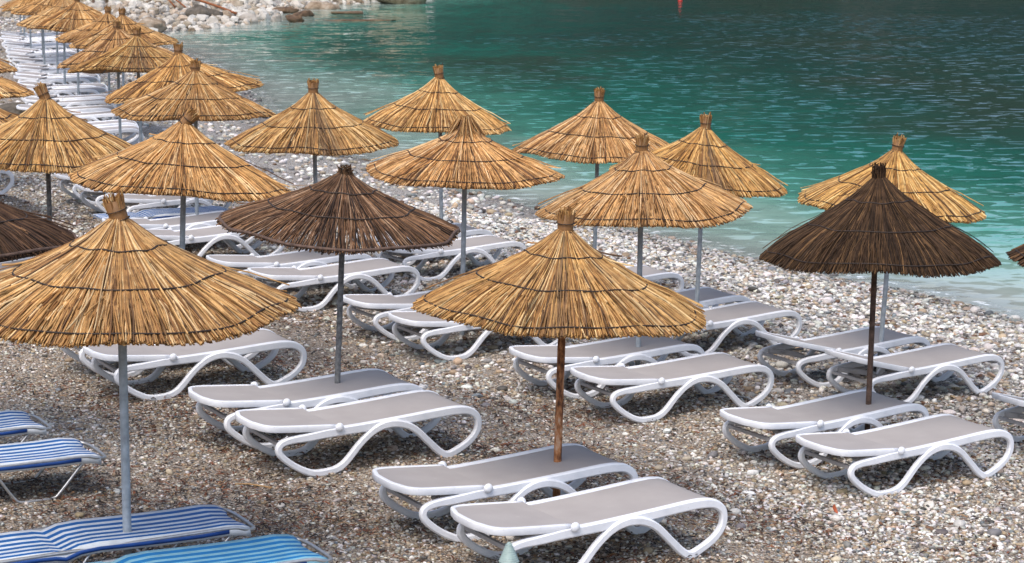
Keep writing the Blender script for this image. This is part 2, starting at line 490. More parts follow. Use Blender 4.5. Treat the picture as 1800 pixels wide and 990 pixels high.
# pebble ground material
def m_beach():
    m, nt, p = new_mat('pebble_beach'); pos = geopos(nt)
    sh = N(nt, 'ShaderNodeAttribute', attribute_name='shore').outputs['Fac']
    def cells(scale, stops, seed):
        mp = N(nt, 'ShaderNodeMapping'); mp.inputs['Location'].default_value = (seed, seed * .7, 0); mp.inputs['Scale'].default_value = (1, 1, .6)
        nt.links.new(pos, mp.inputs[0])
        nz = noise(nt, scale * .7, 2, mp.outputs[0])
        vv = mixc(nt, .03, mp.outputs[0], nz.outputs['Color'], 'ADD')
        v = N(nt, 'ShaderNodeTexVoronoi'); v.inputs['Scale'].default_value = scale; nt.links.new(vv, v.inputs['Vector'])
        sep = N(nt, 'ShaderNodeSeparateColor'); nt.links.new(v.outputs['Color'], sep.inputs[0])
        r = ramp(nt, sep.outputs[0], stops, 'CONSTANT')
        return v, r.outputs[0]
    stops = [(0., (.10, .08, .06)), (.10, (.32, .235, .155)), (.30, (.48, .385, .285)), (.50, (.56, .49, .40)), (.64, (.24, .22, .20)), (.72, (.42, .30, .19)), (.82, (.64, .60, .53)), (.94, (.15, .07, .035))]
    stops2 = [(0., (.14, .12, .11)), (.12, (.42, .38, .33)), (.34, (.60, .57, .53)), (.52, (.68, .66, .62)), (.68, (.33, .32, .31)), (.78, (.52, .44, .36)), (.9, (.24, .17, .12))]
    v1, c1 = cells(62, stops, 0); v2, c2 = cells(44, stops2, 3.1)
    rs = ramp(nt, math_(nt, 'DIVIDE', sh, 16.0), [(0.28, 0.0), (.70, 1.0)])
    nb = noise(nt, .9, 3, pos); f = math_(nt, 'MULTIPLY', rs.outputs[0], math_(nt, 'ADD', nb.outputs[0], .35))
    c = mixc(nt, f, c2, c1)
    gap = ramp(nt, v1.outputs['Distance'], [(.30, 1.0), (.72, .42)])
    c = mixc(nt, 1.0, c, gap.outputs[0], 'MULTIPLY')
    # damp band at the water's edge: wet stones are darker
    wet = ramp(nt, math_(nt, 'ADD', math_(nt, 'DIVIDE', sh, 2.4), math_(nt, 'MULTIPLY', nb.outputs[0], .35)), [(.25, .55), (.75, 1.0)])
    c = mixc(nt, 1.0, c, wet.outputs[0], 'MULTIPLY')
    far = ramp(nt, math_(nt, 'DIVIDE', sh, 200.), [(0, 0.), (1, 1.)])
    nt.links.new(c, p.inputs['Base Color']); p.inputs['Roughness'].default_value = .85
    p.inputs['Specular IOR Level'].default_value = .3
    h = math_(nt, 'MULTIPLY', v1.outputs['Distance'], -1.0)
    nt.links.new(bump(nt, h, .9, .012), p.inputs['Normal'])
    return m
M['beach'] = m_beach()

def m_cliff():
    m, nt, p = new_mat('wooded_limestone_slope'); pos = geopos(nt)
    n1 = noise(nt, .12, 8, pos, .62); n2 = noise(nt, .9, 6, pos, .7)
    rock = ramp(nt, n2.outputs[0], [(.3, (.03, .03, .024)), (.7, (.10, .095, .08))])
    veg = ramp(nt, n2.outputs[0], [(.3, (.004, .014, .009)), (.7, (.011, .034, .023))])
    f = ramp(nt, n1.outputs[0], [(.56, 0.0), (.68, 1.0)])
    c = mixc(nt, f.outputs[0], veg.outputs[0], rock.outputs[0])
    nt.links.new(c, p.inputs['Base Color']); p.inputs['Roughness'].default_value = .95
    nt.links.new(bump(nt, n2.outputs[0], 1.0, 1.5), p.inputs['Normal'])
    return m
M['cliff'] = m_cliff()

xs = grid_lines(-420, 420, -20, 9, .16); ys = grid_lines(-120, 520, 9, 60, .16)
V, F = sheet(xs, ys, terrain2)
cx = V[F].mean(1); shd = shore_d(V[:, 0], V[:, 1])
me = np_mesh('beach_ground', V, F)
at = me.attributes.new('shore', 'FLOAT', 'POINT'); at.data.foreach_set('value', shd.astype(np.float32))
me.materials.append(M['beach']); me.materials.append(M['cliff'])
fsh = shd[F].mean(1)
mi = (((fsh > 3) & (cx[:, 1] > 152)) | ((cx[:, 1] > 140) & (cx[:, 0] > -6)) | (cx[:, 0] < -48)).astype(np.int32)
me.polygons.foreach_set('material_index', mi)
ground = link('ground', me); tag(ground, kind='structure')

# ------------------------------------------------------------------ water
def m_water():
    m, nt, p = new_mat('turquoise_sea_water'); pos = geopos(nt)
    sh = N(nt, 'ShaderNodeAttribute', attribute_name='shore').outputs['Fac']      # metres out from the waterline
    nz = noise(nt, .16, 4, pos); nb = noise(nt, .05, 5, pos, .6)
    dd = math_(nt, 'ADD', sh, math_(nt, 'MULTIPLY', math_(nt, 'SUBTRACT', nz.outputs[0], .5), 7.0))
    r = ramp(nt, math_(nt, 'DIVIDE', dd, 60.0), [(0., (.50, .55, .50)), (.05, (.30, .45, .38)), (.09, (.075, .28, .21)), (.17, (.009, .14, .10)), (.34, (.0015, .056, .045)), (1., (.0004, .021, .022))])
    # weed beds and rock under water
    mp = N(nt, 'ShaderNodeMapping'); mp.inputs['Scale'].default_value = (.09, .045, 1); nt.links.new(pos, mp.inputs[0])
    n3 = noise(nt, 1.0, 6, mp.outputs[0], .6); f3 = ramp(nt, n3.outputs[0], [(.48, 0.0), (.62, 1.0)])
    lim = ramp(nt, math_(nt, 'DIVIDE', sh, 60.0), [(.03, 0.0), (.12, .75), (.6, .6), (1., .25)])
    c = mixc(nt, math_(nt, 'MULTIPLY', f3.outputs[0], lim.outputs[0]), r.outputs[0], (.022, .045, .026))
    # broken foam at the very edge
    n4 = noise(nt, 5., 6, pos, .7)
    foam = ramp(nt, math_(nt, 'SUBTRACT', n4.outputs[0], math_(nt, 'MULTIPLY', math_(nt, 'ABSOLUTE', math_(nt, 'SUBTRACT', sh, .35)), .45)), [(.48, 0.0), (.58, 1.0)])
    c = mixc(nt, math_(nt, 'MULTIPLY', foam.outputs[0], .8), c, (.75, .78, .78))
    nt.links.new(c, p.inputs['Base Color'])
    al = ramp(nt, math_(nt, 'DIVIDE', sh, 6.0), [(0., .45), (.2, .8), (.6, 1.0)])
    al = math_(nt, 'MAXIMUM', al.outputs[0], foam.outputs[0])
    nt.links.new(al, p.inputs['Alpha'])
    p.inputs['Roughness'].default_value = .03; p.inputs['IOR'].default_value = 1.33
    mpw = N(nt, 'ShaderNodeMapping'); mpw.inputs['Rotation'].default_value = (0, 0, R(-25)); mpw.inputs['Scale'].default_value = (.55, 1.0, 1.0); nt.links.new(pos, mpw.inputs[0])
    # wind-ruffled surface: gentle tilt everywhere, steeper short wavelets where the gusts touch it
    def tilt(n, amp):
        sp_ = N(nt, 'ShaderNodeSeparateColor'); nt.links.new(n.outputs['Color'], sp_.inputs[0])
        return [math_(nt, 'MULTIPLY', math_(nt, 'SUBTRACT', sp_.outputs[q], .5), amp) for q in (0, 1)]
    w1 = noise(nt, 1.1, 3, mpw.outputs[0], .6); w2 = noise(nt, 5.0, 2, mpw.outputs[0], .5); w3 = noise(nt, .05, 4, pos, .6)
    gust = ramp(nt, w3.outputs[0], [(.34, .35), (.58, 1.15)])
    wp = noise(nt, 2.6, 2, mpw.outputs[0], .5); pk = ramp(nt, wp.outputs[0], [(.585, 0.0), (.63, 1.0)])
    a1, b1 = tilt(w1, .16); a2, b2 = tilt(w2, .10)
    px_ = math_(nt, 'ADD', a1, a2)
    py_ = math_(nt, 'SUBTRACT', math_(nt, 'ADD', b1, b2), math_(nt, 'MULTIPLY', math_(nt, 'MULTIPLY', pk.outputs[0], gust.outputs[0]), .165))
    cb = N(nt, 'ShaderNodeCombineXYZ'); nt.links.new(px_, cb.inputs[0]); nt.links.new(py_, cb.inputs[1]); cb.inputs[2].default_value = 1
    vn = N(nt, 'ShaderNodeVectorMath', operation='NORMALIZE'); nt.links.new(cb.outputs[0], vn.inputs[0])
    nt.links.new(vn.outputs[0], p.inputs['Normal'])
    return m
M['water'] = m_water()
xs = grid_lines(-60, 420, -20, 30, .5); ys = grid_lines(-120, 420, 15, 150, .5)
V, F = sheet(xs, ys, lambda X, Y: np.full(X.shape, SEA))
shw = -shore_d(V[:, 0], V[:, 1])
keep = (shw[F] > -1.2).any(1)
used = np.unique(F[keep]); rem = -np.ones(len(V), int); rem[used] = np.arange(len(used))
me = np_mesh('sea_water', V[used], rem[F[keep]])
at = me.attributes.new('shore', 'FLOAT', 'POINT'); at.data.foreach_set('value', shw[used].astype(np.float32))
water = link('water', me, M['water']); tag(water, kind='structure')

# ------------------------------------------------------------------ pebbles, debris (nobody could count them)
ICO_V = []; 
def ico(sub=0):
    import bmesh
    bm = bmesh.new(); bmesh.ops.create_icosphere(bm, subdivisions=sub + 1, radius=1)
    v = np.array([q.co[:] for q in bm.verts]); f = np.array([[q.index for q in fc.verts] for fc in bm.faces]); bm.free(); return v, f
IV, IF = ico(0); IV2, IF2 = ico(1)
rng = np.random.default_rng(3)
def stones(name, X, Y, S, C, sink=.25, verts=IV, faces=IF, flat=(.3, .6), jit=.16):
    n = len(X); nv = len(verts)
    sc = np.stack([np.ones(n), rng.uniform(.5, .9, n), rng.uniform(*flat, n)], 1) * S[:, None]
    P = verts[None] * (1 + rng.normal(0, jit, (n, nv, 1)).clip(-.35, .35)) * sc[:, None, :]
    a = rng.uniform(0, 2 * np.pi, n); t = rng.normal(0, .3, n)
    y1 = P[:, :, 1] * np.cos(t)[:, None] - P[:, :, 2] * np.sin(t)[:, None]; z1 = P[:, :, 1] * np.sin(t)[:, None] + P[:, :, 2] * np.cos(t)[:, None]
    x2 = P[:, :, 0] * np.cos(a)[:, None] - y1 * np.sin(a)[:, None]; y2 = P[:, :, 0] * np.sin(a)[:, None] + y1 * np.cos(a)[:, None]
    Z = terrain2(X, Y) + sc[:, 2] * (1 - 2 * sink)
    V = np.stack([x2 + X[:, None], y2 + Y[:, None], z1 + Z[:, None]], 2).reshape(-1, 3)
    F = (faces[None] + (np.arange(n) * nv)[:, None, None]).reshape(-1, 3)
    return np_mesh(name, V, F, True, np.repeat(C, nv, 0))
m, nt, p = new_mat('beach_pebbles')
at_ = N(nt, 'ShaderNodeAttribute', attribute_name='col'); pos = geopos(nt); n1 = noise(nt, 60, 3, pos); r1 = ramp(nt, n1.outputs[0], [(.3, .78), (.7, 1.1)])
nt.links.new(mixc(nt, 1.0, at_.outputs['Color'], r1.outputs[0], 'MULTIPLY'), p.inputs['Base Color']); p.inputs['Roughness'].default_value = .62
p.inputs['Specular IOR Level'].default_value = .4
M['pebble'] = m
PAL = np.array([(.76, .74, .70), (.62, .59, .53), (.50, .42, .32), (.36, .28, .18), (.28, .275, .265), (.10, .092, .085), (.46, .34, .235), (.15, .08, .045), (.20, .225, .24)])
W_SEA = np.array([.32, .25, .13, .05, .09, .06, .04, .03, .03]); W_LAND = np.array([.15, .19, .21, .16, .07, .08, .07, .05, .02])
def vis(n, y0, y1):
    y = np.sqrt(rng.uniform(y0 ** 2, y1 ** 2, n)); x = rng.uniform(-.285, .285, n) * y
    d = shore_d(x, y); k = d > -.9; return x[k], y[k], d[k]
def scatter(name, n, y0, y1, s0, s1, **kw):
    x, y, d = vis(n, y0, y1)
    # sandy patches carry fewer stones
    pt_ = np.sin(x * .9 + 2.1 * np.sin(y * .55 + .6)) + np.sin(y * 1.2 + 1.6 * np.sin(x * .7)) + .25 * rng.normal(0, 1, len(x))
    kk = (rng.uniform(0, 1, len(x)) < np.where((d > 7) & (y < 24), np.clip(.85 + .3 * pt_, .5, 1), 1)); x, y, d = x[kk], y[kk], d[kk]
    # big stones gather in patches and toward the water
    w = np.clip((d - 4.5) / 9.0 + .25 * np.sin(x * 1.3 + 1.2 * np.sin(y * .8)), 0, 1)
    s = np.exp(rng.normal(np.log((s0 * s1) ** .5), .42, len(x))).clip(s0, s1) * (1.15 - .5 * w)
    wt = W_SEA[None] * (1 - w[:, None]) + W_LAND[None] * w[:, None]
    cdf = np.cumsum(wt, 1); cdf /= cdf[:, -1:]
    idx = (rng.uniform(0, 1, len(x))[:, None] > cdf).sum(1).clip(0, len(PAL) - 1)
    C = PAL[idx] * rng.uniform(.62, 1.22, (len(x), 1)) * rng.uniform(.95, 1.05, (len(x), 3))
    wetf = np.clip(.55 + d * .3, .55, 1)[:, None]
    return link(name, stones(name, x, y, s, C * wetf, **kw), M['pebble'])
o = scatter('pebbles', 95000, 10.5, 21, .010, .034); tag(o, 'fine mixed beige and brown pebbles around the near loungers', 'pebbles', kind='stuff')
o = scatter('pebbles', 60000, 21, 36, .014, .046); tag(o, 'white and grey pebbles on the middle of the beach by the water', 'pebbles', kind='stuff')
o = scatter('pebbles', 26000, 36, 100, .03, .085); tag(o, 'pale shingle of the far beach strip at upper left', 'pebbles', kind='stuff')
o = scatter('larger_stones', 2600, 10.5, 40, .032, .070, verts=IV2, faces=IF2, jit=.07); tag(o, 'scattered larger rounded stones lying among the pebbles', 'stones', kind='stuff')

def litter(name, n, y0, y1):
    x, y, d = vis(n, y0, y1)
    pat = np.sin(x * 1.9 + 1.7 * np.sin(y * 1.1)) + np.sin(y * 2.3 + x * .8) + rng.normal(0, 1.1, len(x))
    lf = np.exp(-((x + 2.9) / 1.3) ** 2 - ((y - 15.2) / 1.6) ** 2) + .8 * np.exp(-((x - .6) / 1.2) ** 2 - ((y - 17.5) / 1.2) ** 2)
    pat = pat + 2.4 * lf
    k = (pat > .9) & (d > 2.5) & (rng.uniform(0, 1, len(x)) < np.clip((d - 2) / 9, .15, 1)); x, y = x[k], y[k]; n = len(x)
    L = rng.uniform(.010, .05, n) ; w = rng.uniform(.003, .008, n); a = rng.uniform(0, 2 * np.pi, n); b = a + rng.normal(0, .6, n)
    z = terrain2(x, y) + rng.uniform(.012, .03, n)
    p0 = np.stack([x, y, z], 1); p1 = p0 + np.stack([np.cos(a) * L, np.sin(a) * L, rng.uniform(0, .012, n)], 1); p2 = p1 + np.stack([np.cos(b) * L, np.sin(b) * L, -rng.uniform(0, .012, n)], 1)
    nn = np.stack([-np.sin(a) * w, np.cos(a) * w, rng.uniform(-.003, .003, n)], 1)
    up = np.array([0, 0, .002])
    V = np.stack([p0 - nn, p0 + nn, p1 + nn + up, p1 - nn + up, p2 + nn * .5, p2 - nn * .5], 1).reshape(-1, 3)
    base = np.arange(n) * 6
    F = np.concatenate([np.stack([base, base + 1, base + 2, base + 3], 1), np.stack([base + 3, base + 2, base + 4, base + 5], 1)])
    pal = np.array([(.025, .016, .011), (.05, .026, .014), (.12, .04, .016), (.19, .06, .022), (.26, .15, .07)])
    C = pal[rng.choice(5, n, p=[.32, .24, .2, .13, .11])]
    me = np_mesh(name, V, F, False, np.repeat(C, 6, 0)); return link(name, me, M['pebble'])
o = litter('seaweed_litter', 110000, 10.5, 30); tag(o, 'dry brown seaweed and leaf litter scattered over the pebbles', 'litter', kind='stuff')

# ------------------------------------------------------------------ reed umbrellas
PALG = np.array([(.64, .38, .15), (.54, .30, .105), (.42, .215, .068), (.29, .135, .040), (.17, .078, .028), (.76, .54, .28), (.085, .045, .024)])
WG = np.array([.20, .20, .18, .15, .11, .11, .05])
PALD = np.array([(.060, .034, .021), (.085, .048, .027), (.038, .024, .016), (.12, .068, .035), (.19, .105, .05), (.014, .010, .008)])
WD = np.array([.32, .24, .2, .12, .05, .07])
def canopy_parts(seed, Rr, hc, n_reeds, old=False, pal=None, hoop=False, tuft='straight', tilt=0.0, droop=.0, ragged=1.0, dark_side=None, lining=.95, wmul=1.0):
    """canopy hangs below the local origin (top of the tuft at z = 0); returns {name: mesh}"""
    rg = np.random.default_rng(seed)
    # profile: steep near the top, flattening toward the rim
    pr = np.array([.0, .05, .16, .28, .45, .62, .80, .95, 1.06]) ; pz = np.array([.17, .20, .33, .445, .58, .695, .82, .93, 1.01])
    pr = pr / 1.06 * 1.0; pz = pz
    ph = rg.uniform(0, 6.28, 6); warp = rg.uniform(.004, .026)
    fade = rg.uniform(.86, 1.10) if not old else 1.0; tone = np.array([1, rg.uniform(.985, 1.03), rg.uniform(.85, 1.08)])
    def rad(th): return Rr * (1 + .022 * np.sin(2 * th + ph[0]) + .022 * np.sin(3 * th + ph[1]) + .012 * np.sin(7 * th + ph[2]))
    def surf(s, th, off=0.0):
        """s = 0 centre .. 1 rim"""
        r = rad(th) * s
        z = -np.interp(s, pr, pz) * hc - (np.maximum(s - .9, 0) * droop)
        z = z + (warp * np.sin(2 * th + ph[3]) + .014 * np.sin(5 * th + ph[4]) + .004 * np.sin(11 * th + ph[2] + 3 * s)) * s ** 2 * Rr
        z = z + np.interp(s, [0, .27, .43, .59, .77, .94, 1.], [0, 0, .011, 0, .012, 0, -.004])
        z = z + off
        return r * np.cos(th), r * np.sin(th), z
    out = {}
    # thick underlayer cone (two skins)
    nt_, ns = 72, 12
    th = np.linspace(0, 2 * np.pi, nt_, endpoint=False); ss = np.linspace(.03, lining, ns)
    T, S = np.meshgrid(th, ss)
    xo, yo, zo = surf(S, T, -.004); xi, yi, zi = surf(S, T, -.035)
    Vo = np.stack([xo.ravel(), yo.ravel(), zo.ravel()], 1); Vi = np.stack([xi.ravel(), yi.ravel(), zi.ravel()], 1)
    V = np.concatenate([Vo, Vi]); F = []
    idx = np.arange(ns * nt_).reshape(ns, nt_); nx = np.roll(idx, -1, 1); off = ns * nt_
    F.append(np.stack([idx[:-1].ravel(), idx[1:].ravel(), nx[1:].ravel(), nx[:-1].ravel()], 1))
    F.append(np.stack([idx[:-1].ravel() + off, nx[:-1].ravel() + off, nx[1:].ravel() + off, idx[1:].ravel() + off], 1))
    F.append(np.stack([idx[-1] , idx[-1] + off, nx[-1] + off, nx[-1]], 1))
    out['canopy_lining'] = np_mesh('canopy_lining', V, np.concatenate(F), True)
    # reeds
    n = int(n_reeds * 1.3)
    base_th = (np.arange(n) + rg.uniform(-.6, .6, n)) / n * 2 * np.pi * 3
    s0 = np.where(rg.uniform(0, 1, n) < .36, rg.uniform(.03, .10, n), rg.uniform(.08, .72, n))
    s1 = np.where(rg.uniform(0, 1, n) < .80, rg.normal(.975 if hoop else 1.0, .010 * ragged, n), np.minimum(1.0, s0 + rg.uniform(.25, .55, n)))
    s1 = np.maximum(s1, s0 + .2)
    drift = rg.normal(0, .05, n); lift0 = rg.uniform(.0, .016, n); lift1 = lift0 + rg.normal(.002, .006, n)
    k = 8; tt = np.linspace(0, 1, k)
    Sx = s0[:, None] + (s1 - s0)[:, None] * tt
    Th = base_th[:, None] + drift[:, None] * (tt - .5) * (1 - .5 * s0[:, None]) + .012 * np.sin(tt * 5 + rg.uniform(0, 6, (n, 1)))
    lift = lift0[:, None] + (lift1 - lift0)[:, None] * tt + .004 * np.sin(tt * 4 + rg.uniform(0, 6, (n, 1)))
    stray = rg.uniform(0, 1, n) < .012      # loose reeds standing off the cone
    lift = lift + stray[:, None] * rg.uniform(.03, .10, n)[:, None] * tt ** 2; Th = Th + (stray * rg.normal(0, .07, n))[:, None] * tt
    X, Y, Z = surf(Sx, Th, np.maximum(lift, .001))
    w = (rg.uniform(.0042, .0094, n) * (1.0 if n_reeds > 900 else (900 / n_reeds) ** .5))[:, None] * (.55 + .45 * np.minimum(1, Sx * 2.2))
    w = w * wmul * (.9 if old else 1)
    tx, ty = -np.sin(Th), np.cos(Th)
    P0 = np.stack([X - tx * w, Y - ty * w, Z - w * .4], 2); P1 = np.stack([X, Y, Z + w * 1.1], 2); P2 = np.stack([X + tx * w, Y + ty * w, Z - w * .4], 2)
    V = np.stack([P0, P1, P2], 2).reshape(n, k * 3, 3)
    j = np.arange(k - 1) * 3
    q = np.concatenate([np.stack([j + a, j + 3 + a, j + 3 + b, j + b], 1) for a, b in ((0, 1), (1, 2), (2, 0))])
    # end caps as thin quads
    q = np.concatenate([q, [[0, 1, 2, 2]][:0] if False else np.zeros((0, 4), int)])
    F = (q[None] + (np.arange(n) * k * 3)[:, None, None]).reshape(-1, 4)
    P_, W_ = (PALD, WD) if old else (PALG, WG)
    if pal is not None: P_, W_ = pal
    C = P_[rg.choice(len(P_), n, p=np.array(W_) / sum(W_))] * rg.uniform(.82, 1.18, (n, 1))
    C = C * fade * tone
    if not old:      # patchy ageing round the cone
        pa = np.clip(np.sin(base_th * 2 + ph[5]) * np.sin(base_th * 3 + ph[0]) , 0, 1)[:, None] * .22
        C = C * (1 - pa) + np.array([.20, .12, .06]) * pa
    if dark_side:
        for (da, dw, amt) in dark_side:      # weathered grey-brown streak of old reeds
            dth = np.abs((base_th - da + np.pi) % (2 * np.pi) - np.pi)
            f = (np.clip(1 - dth / dw, 0, 1) * amt * (rg.uniform(0, 1, n) < .75))[:, None]
            C = C * (1 - f) + np.array([.085, .058, .042]) * f
    grad = np.ones((1, k, 1))
    Cv = np.repeat(C, k * 3, 0)
    out['canopy'] = np_mesh('canopy', V.reshape(-1, 3), F, False, Cv)
    # binding wires
    wires = []
    for s in (.27, .59, .94):
        if hoop and s > .9: s = .965
        a = np.linspace(0, 2 * np.pi, 90, endpoint=False)
        sj = s + .006 * np.sin(a * 9 + ph[5]) + .006 * np.sin(a * 4 + ph[1])
        x, y, z = surf(sj, a, .026)
        b = MB(); rr = .0065 if not (hoop and s > .9) else .015
        if len(wires) == 2 and hoop: z = z - .005
        b.tube(list(zip(x, y, z)), rr if n_reeds > 700 else rr * 1.15, 5, True)
        wires.append(b.mesh('binding_wire'))
    out['wires'] = wires
    # ribs below
    b = MB()
    for i in range(8):
        a = i * math.pi / 4 + ph[0]
        pts = [surf(np.array(s), np.array(a), -.055) for s in (.06, .3, .6, .92)]
        b.tube([tuple(float(q) for q in p_) for p_ in pts], .011, 5)
    out['rib_frame'] = b.mesh('rib_frame')
    # top tuft
    nt2 = 120 if tuft == 'straight' else 110
    zb = -hc * .21; ln = hc * .15 + .02
    Vs = []; Fs = []; Cs = []
    for i in range(nt2):
        a = rg.uniform(0, 6.283); q = math.sqrt(rg.uniform(.0, 1))
        c = P_[rg.choice(len(P_), p=np.array(W_) / sum(W_))] * rg.uniform(.7, 1.05)
        if tuft == 'straight':
            r0, r1 = .054 * q, .070 * q + .004
            p0 = Vector((r0 * math.cos(a), r0 * math.sin(a), zb - .03)); p2 = Vector((r1 * math.cos(a + .2), r1 * math.sin(a + .2), rg.uniform(-.018, .012) + (0 if rg.uniform() < .93 else .03)))
            pm = (p0 + p2) / 2; pm.x *= .9; pm.y *= .9
        elif tuft == 'frayed':      # short brush leaning every way
            r1 = rg.uniform(.01, .082)
            p0 = Vector((.06 * math.cos(a), .06 * math.sin(a), zb - .02)); p2 = Vector((r1 * math.cos(a + rg.normal(0, .4)), r1 * math.sin(a), rg.uniform(-.15, -.035)))
            pm = (p0 + p2) / 2 + Vector((0, 0, .03))
        else:                        # mop: reeds bent over and hanging down the cone
            r1 = rg.uniform(.12, .26)
            p0 = Vector((.02 * math.cos(a), .02 * math.sin(a), zb)); pm = Vector((.07 * math.cos(a), .07 * math.sin(a), rg.uniform(-.04, .0)))
            p2 = Vector((r1 * math.cos(a), r1 * math.sin(a), -hc * float(np.interp(r1 / Rr, pr, pz)) + .02 + rg.uniform(-.02, .05)))
        ww = rg.uniform(.004, .008)
        for pa, pb in ((p0, pm), (pm, p2)):
            t = (pb - pa).normalized(); sv = t.cross(Vector((math.cos(a * 7), math.sin(a * 7), .3))).normalized() * ww; nv = t.cross(sv).normalized() * ww
            m0 = len(Vs)
            for pp in (pa, pb): Vs += [tuple(pp + sv), tuple(pp - sv * .5 + nv * .87), tuple(pp - sv * .5 - nv * .87)]
            Fs += [(m0, m0 + 1, m0 + 4, m0 + 3), (m0 + 1, m0 + 2, m0 + 5, m0 + 4), (m0 + 2, m0, m0 + 3, m0 + 5)]
            Cs += [tuple(c)] * 6
    m0 = len(Vs)
    if tuft == 'straight':
        for zz, r in ((zb - .03, .057), (-.022, .066)):
            for i in range(12): Vs.append((r * math.cos(i * math.pi / 6), r * math.sin(i * math.pi / 6), zz)); Cs.append(tuple(P_[3] * .6))
        for i in range(12): Fs.append((m0 + i, m0 + (i + 1) % 12, m0 + 12 + (i + 1) % 12, m0 + 12 + i))
        for i in range(0, 12, 1): pass
        Vs.append((0, 0, -.024)); Cs.append(tuple(P_[2] * .7)); cc = len(Vs) - 1
        for i in range(0, 12, 2): Fs.append((m0 + 12 + i, m0 + 12 + (i + 1) % 12, m0 + 12 + (i + 2) % 12, cc))
    out['tuft'] = np_mesh('reed_tuft', np.array(Vs), np.array(Fs), False, np.array(Cs))
    b = MB()
    if tuft == 'straight':
        for zz in (zb * .55, zb * .95):
            b.tube([((.069 + .004 * math.sin(3 * a)) * math.cos(a), (.069) * math.sin(a), zz + .004 * math.sin(a)) for a in np.linspace(0, 6.2832, 16, endpoint=False)], .004, 4, True)
    else:
        b.tube([(.07 * math.cos(a), .07 * math.sin(a), zb * 1.0 - .03 + .006 * math.sin(2 * a)) for a in np.linspace(0, 6.2832, 16, endpoint=False)], .006, 4, True)
    out['tie'] = b.mesh('tuft_tie')
    return out

def umbrella(x, y, h, lean, D, label, hc=.74, seed=0, n=700, old=False, pole='galv', group='golden reed beach umbrellas', hoop=False, tuft='straight',
             tuft_tilt=(0, 0), tilt=(0, 0), parts=None, pr=.027, leany=0.0, zrot=0.0, **kw):
    z = float(terrain(np.array([x]), np.array([y]))[0])
    root = empty('beach_umbrella', (x, y, z), 0, math.atan2(lean, h), leany)
    tag(root, label, 'umbrella', group)
    b = MB(); b.lathe([(pr, -.25), (pr, .9), (pr * .98, .905), (pr * .98, h - hc * .45), (0, h - hc * .45)], 12)
    b.build('pole', M[pole], root)
    mats = (M['reed_old'], M['thatch_old']) if old else (M['reed'], M['thatch'])
    if parts is None: parts = canopy_parts(seed, D / 2, hc, n, old, hoop=hoop, tuft=tuft, **kw)
    rot = (tilt[0], tilt[1], zrot)
    c = link('canopy', parts['canopy'], mats[0], root); c.location = (0, 0, h); c.rotation_euler = rot
    for nm, key, mt in (('lining', 'canopy_lining', mats[1]), ('rib_frame', 'rib_frame', M['darkpole'])):
        link(nm, parts[key], mt, c)
    for i, w in enumerate(parts['wires']): link('binding_wire' if not (hoop and i == 2) else 'rim_hoop', w, M['wire'] if not (hoop and i == 2) else M['darkrust'], c)
    t = link('reed_tuft', parts['tuft'], mats[0], root)
    # tuft leans about its own foot
    f = Vector((0, 0, -hc * .20)); mr = Matrix.Rotation(tuft_tilt[1], 4, 'Y') @ Matrix.Rotation(tuft_tilt[0], 4, 'X')
    t.location = Vector((0, 0, h)) + f - (mr @ f); t.rotation_euler = mr.to_euler()
    link('tuft_tie', parts['tie'], M['wire'], t)
    return root
GB = 'weathered dark brown reed beach umbrellas'
umbrella(.34, 15.53, 2.46, .07, 2.16, 'golden reed umbrella on a rusty orange pole, largest in the centre foreground', hc=.76, seed=11, n=1500, pole='rust', pr=.031, dark_side=[(-1.62, .16, .75)], tilt=(0, R(1.5)), leany=0)
umbrella(-2.59, 13.35, 2.56, .02, 2.26, 'golden reed umbrella at lower left, nearest of all, with a tilted reed tuft on top', hc=.74, seed=12, n=1700, pr=.03, tuft_tilt=(0, R(-16)), tilt=(0, R(1)))
umbrella(-1.57, 17.81, 2.46, .12, 2.18, 'dark brown reed umbrella with a bare rim hoop and gappy reeds, centre left', hc=.62, seed=13, n=1150, old=True, pole='darkpole', group=GB, hoop=True, lining=.55, ragged=.6, wmul=.85, pal=(np.array([(.115, .066, .037), (.18, .10, .052), (.06, .038, .026), (.26, .145, .07), (.36, .24, .14), (.03, .022, .017)]), [.27, .25, .16, .16, .08, .08]), tuft='frayed', pr=.026, tilt=(0, R(1.5)))
umbrella(3.33, 18.79, 2.81, .04, 2.20, 'dense dark brown reed umbrella in front of the water at right, frayed top', hc=.88, seed=14, n=2600, old=True, pole='darkrust', group=GB, tuft='frayed', pr=.027, droop=.25, ragged=.8, tilt=(0, R(-1)), wmul=.7)
umbrella(1.30, 20.82, 2.66, .02, 2.22, 'golden reed umbrella right behind the one on the rusty pole', hc=.76, seed=15, n=1300, pr=.028, tilt=(0, R(-3)))
umbrella(-.57, 22.81, 2.56, .06, 2.20, 'golden reed umbrella in the middle with a collapsed mop-like top of hanging reeds', hc=.66, seed=16, n=1300, pr=.028, tuft='mop', tilt=(0, R(1)))
umbrella(4.06, 22.34, 2.77, .14, 2.06, 'golden reed umbrella half hidden behind the dense dark brown one at right', hc=.78, seed=17, n=1100, tuft_tilt=(0, R(7)), tilt=(0, R(2)))
umbrella(2.18, 24.05, 2.71, .09, 2.04, 'golden reed umbrella against the sea with a broad dark streak below its tuft', hc=.78, seed=18, n=1100, dark_side=[(-1.45, .32, .85)], tilt=(0, R(4)))
umbrella(1.09, 27.12, 2.72, .06, 2.20, 'golden reed umbrella by the sea with a few loose reeds sticking out at its left', hc=.84, seed=19, n=1000)
umbrella(-.98, 28.41, 2.77, -.02, 1.98, 'golden reed umbrella furthest out over the water in the upper middle', hc=.82, seed=20, n=1000, tilt=(0, R(4)), tuft_tilt=(0, R(-6)))
